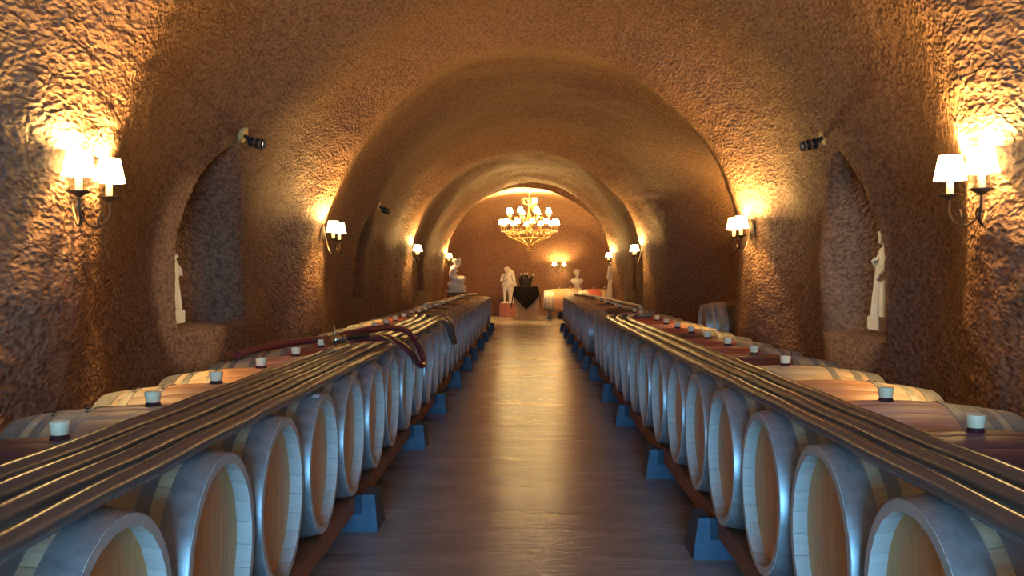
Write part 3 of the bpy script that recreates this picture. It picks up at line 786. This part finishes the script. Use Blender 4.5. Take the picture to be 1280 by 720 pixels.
# ------------------------------------------------------------------ draped crate with a bucket of bottles
cx, cy = -0.03, 28.7
t = thing('wooden_crate', 'pine crate under the black cloth at the aisle end', 'crate', (cx, cy, 0))
for z0, z1 in ((0.02, 0.17), (0.18, 0.33), (0.34, 0.49), (0.50, 0.65), (0.66, 0.81), (0.82, 0.955)):
    for a in range(4):
        bm = bmesh.new(); box(bm, -0.33, 0.33, -0.335, -0.315, z0, z1, 0.003)
        o = obj('board', bm, 'crate', t); o.rotation_euler = (0, 0, a*PI/2)
bm = bmesh.new(); box(bm, -0.33, 0.33, -0.33, 0.33, 0.955, 0.975, 0.003); obj('lid', bm, 'crate', t)
bm = bmesh.new(); box(bm, -0.36, 0.36, -0.36, 0.36, 0.0, 0.06, 0.004); obj('skirting', bm, 'crate', t)
bm = bmesh.new()
NC = 60; Lc = 0.72; hs = 0.350; grid = {}
for i in range(NC+1):
    for j in range(NC+1):
        a = (i/NC-0.5)*2*Lc; b = (j/NC-0.5)*2*Lc
        x, y = (a+b)*0.7071, (a-b)*0.7071                    # the square cloth lies turned by 45 degrees
        ex, ey = max(0, abs(x)-hs), max(0, abs(y)-hs)
        drop = ex+ey if (ex == 0 or ey == 0) else math.hypot(ex, ey)*1.05
        px = math.copysign(min(abs(x), hs) + (0.14*ex if ex else 0), x) if ex else x
        py = math.copysign(min(abs(y), hs) + (0.14*ey if ey else 0), y) if ey else y
        if ex and not ey: px += math.copysign(0.02*math.sin(y*22)*min(1, ex*5), x)
        if ey and not ex: py += math.copysign(0.02*math.sin(x*22)*min(1, ey*5), y)
        grid[i, j] = bm.verts.new((px, py, 0.984-drop))
for i in range(NC):
    for j in range(NC): bm.faces.new((grid[i, j], grid[i+1, j], grid[i+1, j+1], grid[i, j+1]))
tb = obj('tablecloth', bm, 'cloth', None, (cx, cy, 0)); tag(tb, 'black cloth draped cornerwise over the wooden crate', 'tablecloth')
so = tb.modifiers.new('thick', 'SOLIDIFY'); so.thickness = 0.004; so.offset = 1
t = thing('bottle_bucket', 'dark tub holding wine bottles on the black cloth', 'bucket', (cx-0.02, cy, 0.990))
bm = bmesh.new(); lathe(bm, [(0, 0), (0.18, 0), (0.215, 0.24), (0.223, 0.245), (0.215, 0.25), (0.205, 0.24), (0.185, 0.11), (0, 0.11)], 32); obj('tub', bm, 'darkrail', t)
for s in (-1, 1):
    bm = bmesh.new(); tube(bm, smooth_path([(s*0.20, -0.05, 0.17), (s*0.245, -0.04, 0.16), (s*0.25, 0.04, 0.16), (s*0.20, 0.05, 0.17)], 5), 0.008, 8); obj('handle', bm, 'chrome', t)
BT = []
def bottle_parts():
    bm = bmesh.new(); lathe(bm, [(0, 0), (0.037, 0), (0.038, 0.01), (0.038, 0.18), (0.030, 0.21), (0.015, 0.235), (0.0145, 0.245), (0, 0.245)], 20); a = mesh_from(bm, 'glass', 'bottle')
    bm = bmesh.new(); lathe(bm, [(0, 0.243), (0.0155, 0.243), (0.0155, 0.295), (0.017, 0.297), (0.017, 0.305), (0, 0.306)], 16); b = mesh_from(bm, 'foil', 'foil')
    bm = bmesh.new(); lathe(bm, [(0.0386, 0.05), (0.0386, 0.14)], 20); c = mesh_from(bm, 'paper_label', 'foil')
    return a, b, c
BA, BB, BC = bottle_parts()
for i, (x, y, ax, ay, lab) in enumerate(((-0.06, -0.06, 0.05, -0.30, 'wine bottle leaning steeply in the dark tub'), (0.02, -0.09, 0.10, 0.15, 'upright wine bottle with pale foil in the dark tub'),
                                      (0.09, 0.0, 0.0, 0.52, 'wine bottle tilted furthest towards the barrels'), (-0.01, 0.08, -0.2, -0.05, 'wine bottle at the back of the dark tub'))):
    t = thing('wine_bottle', lab, 'bottle', (cx-0.02+x, cy+y, 1.105), 0, 'bottles in the tub'); t.rotation_euler = (ax, ay, 0)
    inst('glass', BA, t); inst('foil', BB, t); inst('paper_label', BC, t)

# ------------------------------------------------------------------ chandelier
CHX, CHY = 0.06, 28.0
t = thing('chandelier', 'gilded two-tier chandelier with many glowing shades', 'chandelier', (CHX, CHY, 3.80))
def cz(z): return z-3.80
bm = bmesh.new(); lathe(bm, [(0, 0.06), (0.10, 0.06), (0.10, 0.0), (0.07, -0.03), (0.02, -0.05), (0, -0.05)], 24); obj('ceiling_rose', bm, 'gilt', t)
for k in range(6):
    bm = bmesh.new()
    z = -0.055-k*0.035
    q = Matrix.Translation((0, 0, z)) @ Matrix.Rotation(PI/2*(k % 2), 4, 'Z')
    pts = [q @ Vector((0.012*math.cos(a), 0, 0.022*math.sin(a))) for a in [i*2*PI/12 for i in range(13)]]
    tube(bm, pts, 0.005, 6); obj('chain_link', bm, 'gilt', t)
bm = bmesh.new(); lathe(bm, [(0, cz(3.58)), (0.03, cz(3.57)), (0.05, cz(3.52)), (0.025, cz(3.46)), (0.03, cz(3.2)), (0.06, cz(3.05)), (0.035, cz(2.9)), (0.045, cz(2.7)), (0.08, cz(2.6)), (0.03, cz(2.5)), (0.025, cz(2.15)), (0, cz(2.14))], 20); obj('stem', bm, 'gilt', t)
for k in range(8):
    a = k*PI/4; ca, sa = math.cos(a), math.sin(a)
    bm = bmesh.new(); tube(bm, smooth_path([(0.03*ca, 0.03*sa, cz(3.56)), (0.17*ca, 0.17*sa, cz(3.60)), (0.22*ca, 0.22*sa, cz(3.52)), (0.17*ca, 0.17*sa, cz(3.44)), (0.04*ca, 0.04*sa, cz(3.40))], 5), 0.010, 8); obj('crown_scroll', bm, 'gilt', t)
for R_, z_ in ((0.70, 2.62), (0.46, 2.42)):
    bm = bmesh.new(); tube(bm, [(R_*math.cos(i*2*PI/48), R_*math.sin(i*2*PI/48), cz(z_)) for i in range(49)], 0.012, 8, False); obj('basket_ring', bm, 'gilt', t)
for k in range(10):
    a = k*2*PI/10+0.157; ca, sa = math.cos(a), math.sin(a)
    bm = bmesh.new(); tube(bm, smooth_path([(0.70*ca, 0.70*sa, cz(2.62)), (0.62*ca, 0.62*sa, cz(2.47)), (0.36*ca, 0.36*sa, cz(2.36)), (0.14*ca, 0.14*sa, cz(2.25)), (0.03*ca, 0.03*sa, cz(2.12))], 6), 0.016, 8); obj('basket_rib', bm, 'gilt', t)
bm = bmesh.new(); lathe(bm, [(0, cz(1.97)), (0.03, cz(1.99)), (0.055, cz(2.04)), (0.03, cz(2.08)), (0.07, cz(2.11)), (0.04, cz(2.15)), (0, cz(2.15))], 16); obj('finial', bm, 'gilt', t)
def armset(n, R_, zb, zs, off, power):
    for k in range(n):
        a = off+k*2*PI/n; ca, sa = math.cos(a), math.sin(a)
        def P_(r, z): return (r*ca, r*sa, cz(z))
        bm = bmesh.new(); tube(bm, smooth_path([P_(0.04, zs), P_(0.25*R_+0.05, zs-0.14), P_(0.65*R_, zs-0.20), P_(0.97*R_, zs-0.10), P_(R_, zb-0.15)], 6), 0.011, 8)
        tube(bm, smooth_path([P_(0.65*R_, zs-0.20), P_(0.75*R_, zs-0.08), P_(0.62*R_, zs-0.03), P_(0.58*R_, zs-0.10)], 5), 0.008, 6)
        ar = obj('arm', bm, 'gilt', t)
        T = Matrix.Translation(P_(R_, zb))
        bm = bmesh.new(); lathe(bm, [(0, -0.155), (0.02, -0.15), (0.06, -0.13), (0.06, -0.125), (0.018, -0.135), (0.018, -0.05), (0, -0.05)], 16, T); obj('candle_cup', bm, 'gilt', ar)
        bm = bmesh.new(); lathe(bm, [(0.088, -0.065), (0.058, 0.07), (0.056, 0.07), (0.086, -0.065)], 20, T, True); obj('shade', bm, 'chandelier_shade', ar)
        bm = bmesh.new(); lathe(bm, [(0, -0.05), (0.018, -0.03), (0.022, 0.0), (0.012, 0.035), (0, 0.045)], 12, T); obj('bulb', bm, 'bulb', ar)
        pointlight('chandelier_lamp', (R_*ca, R_*sa, cz(zb)+0.055), power, t, 0.025)
        for m in (1, 2):        # crystal drops
            bm = bmesh.new(); ball(bm, P_(R_*(1.0 if m == 1 else 0.72), zb-0.22-0.05*m), 0.018, (1, 1, 1.8)); obj('drop', bm, 'foil', ar)
armset(12, 0.82, 2.89, 2.72, 0.1, 100)
armset(8, 0.62, 3.22, 3.08, 0.35, 100)
armset(1, 0.20, 3.52, 3.40, -0.6, 80)
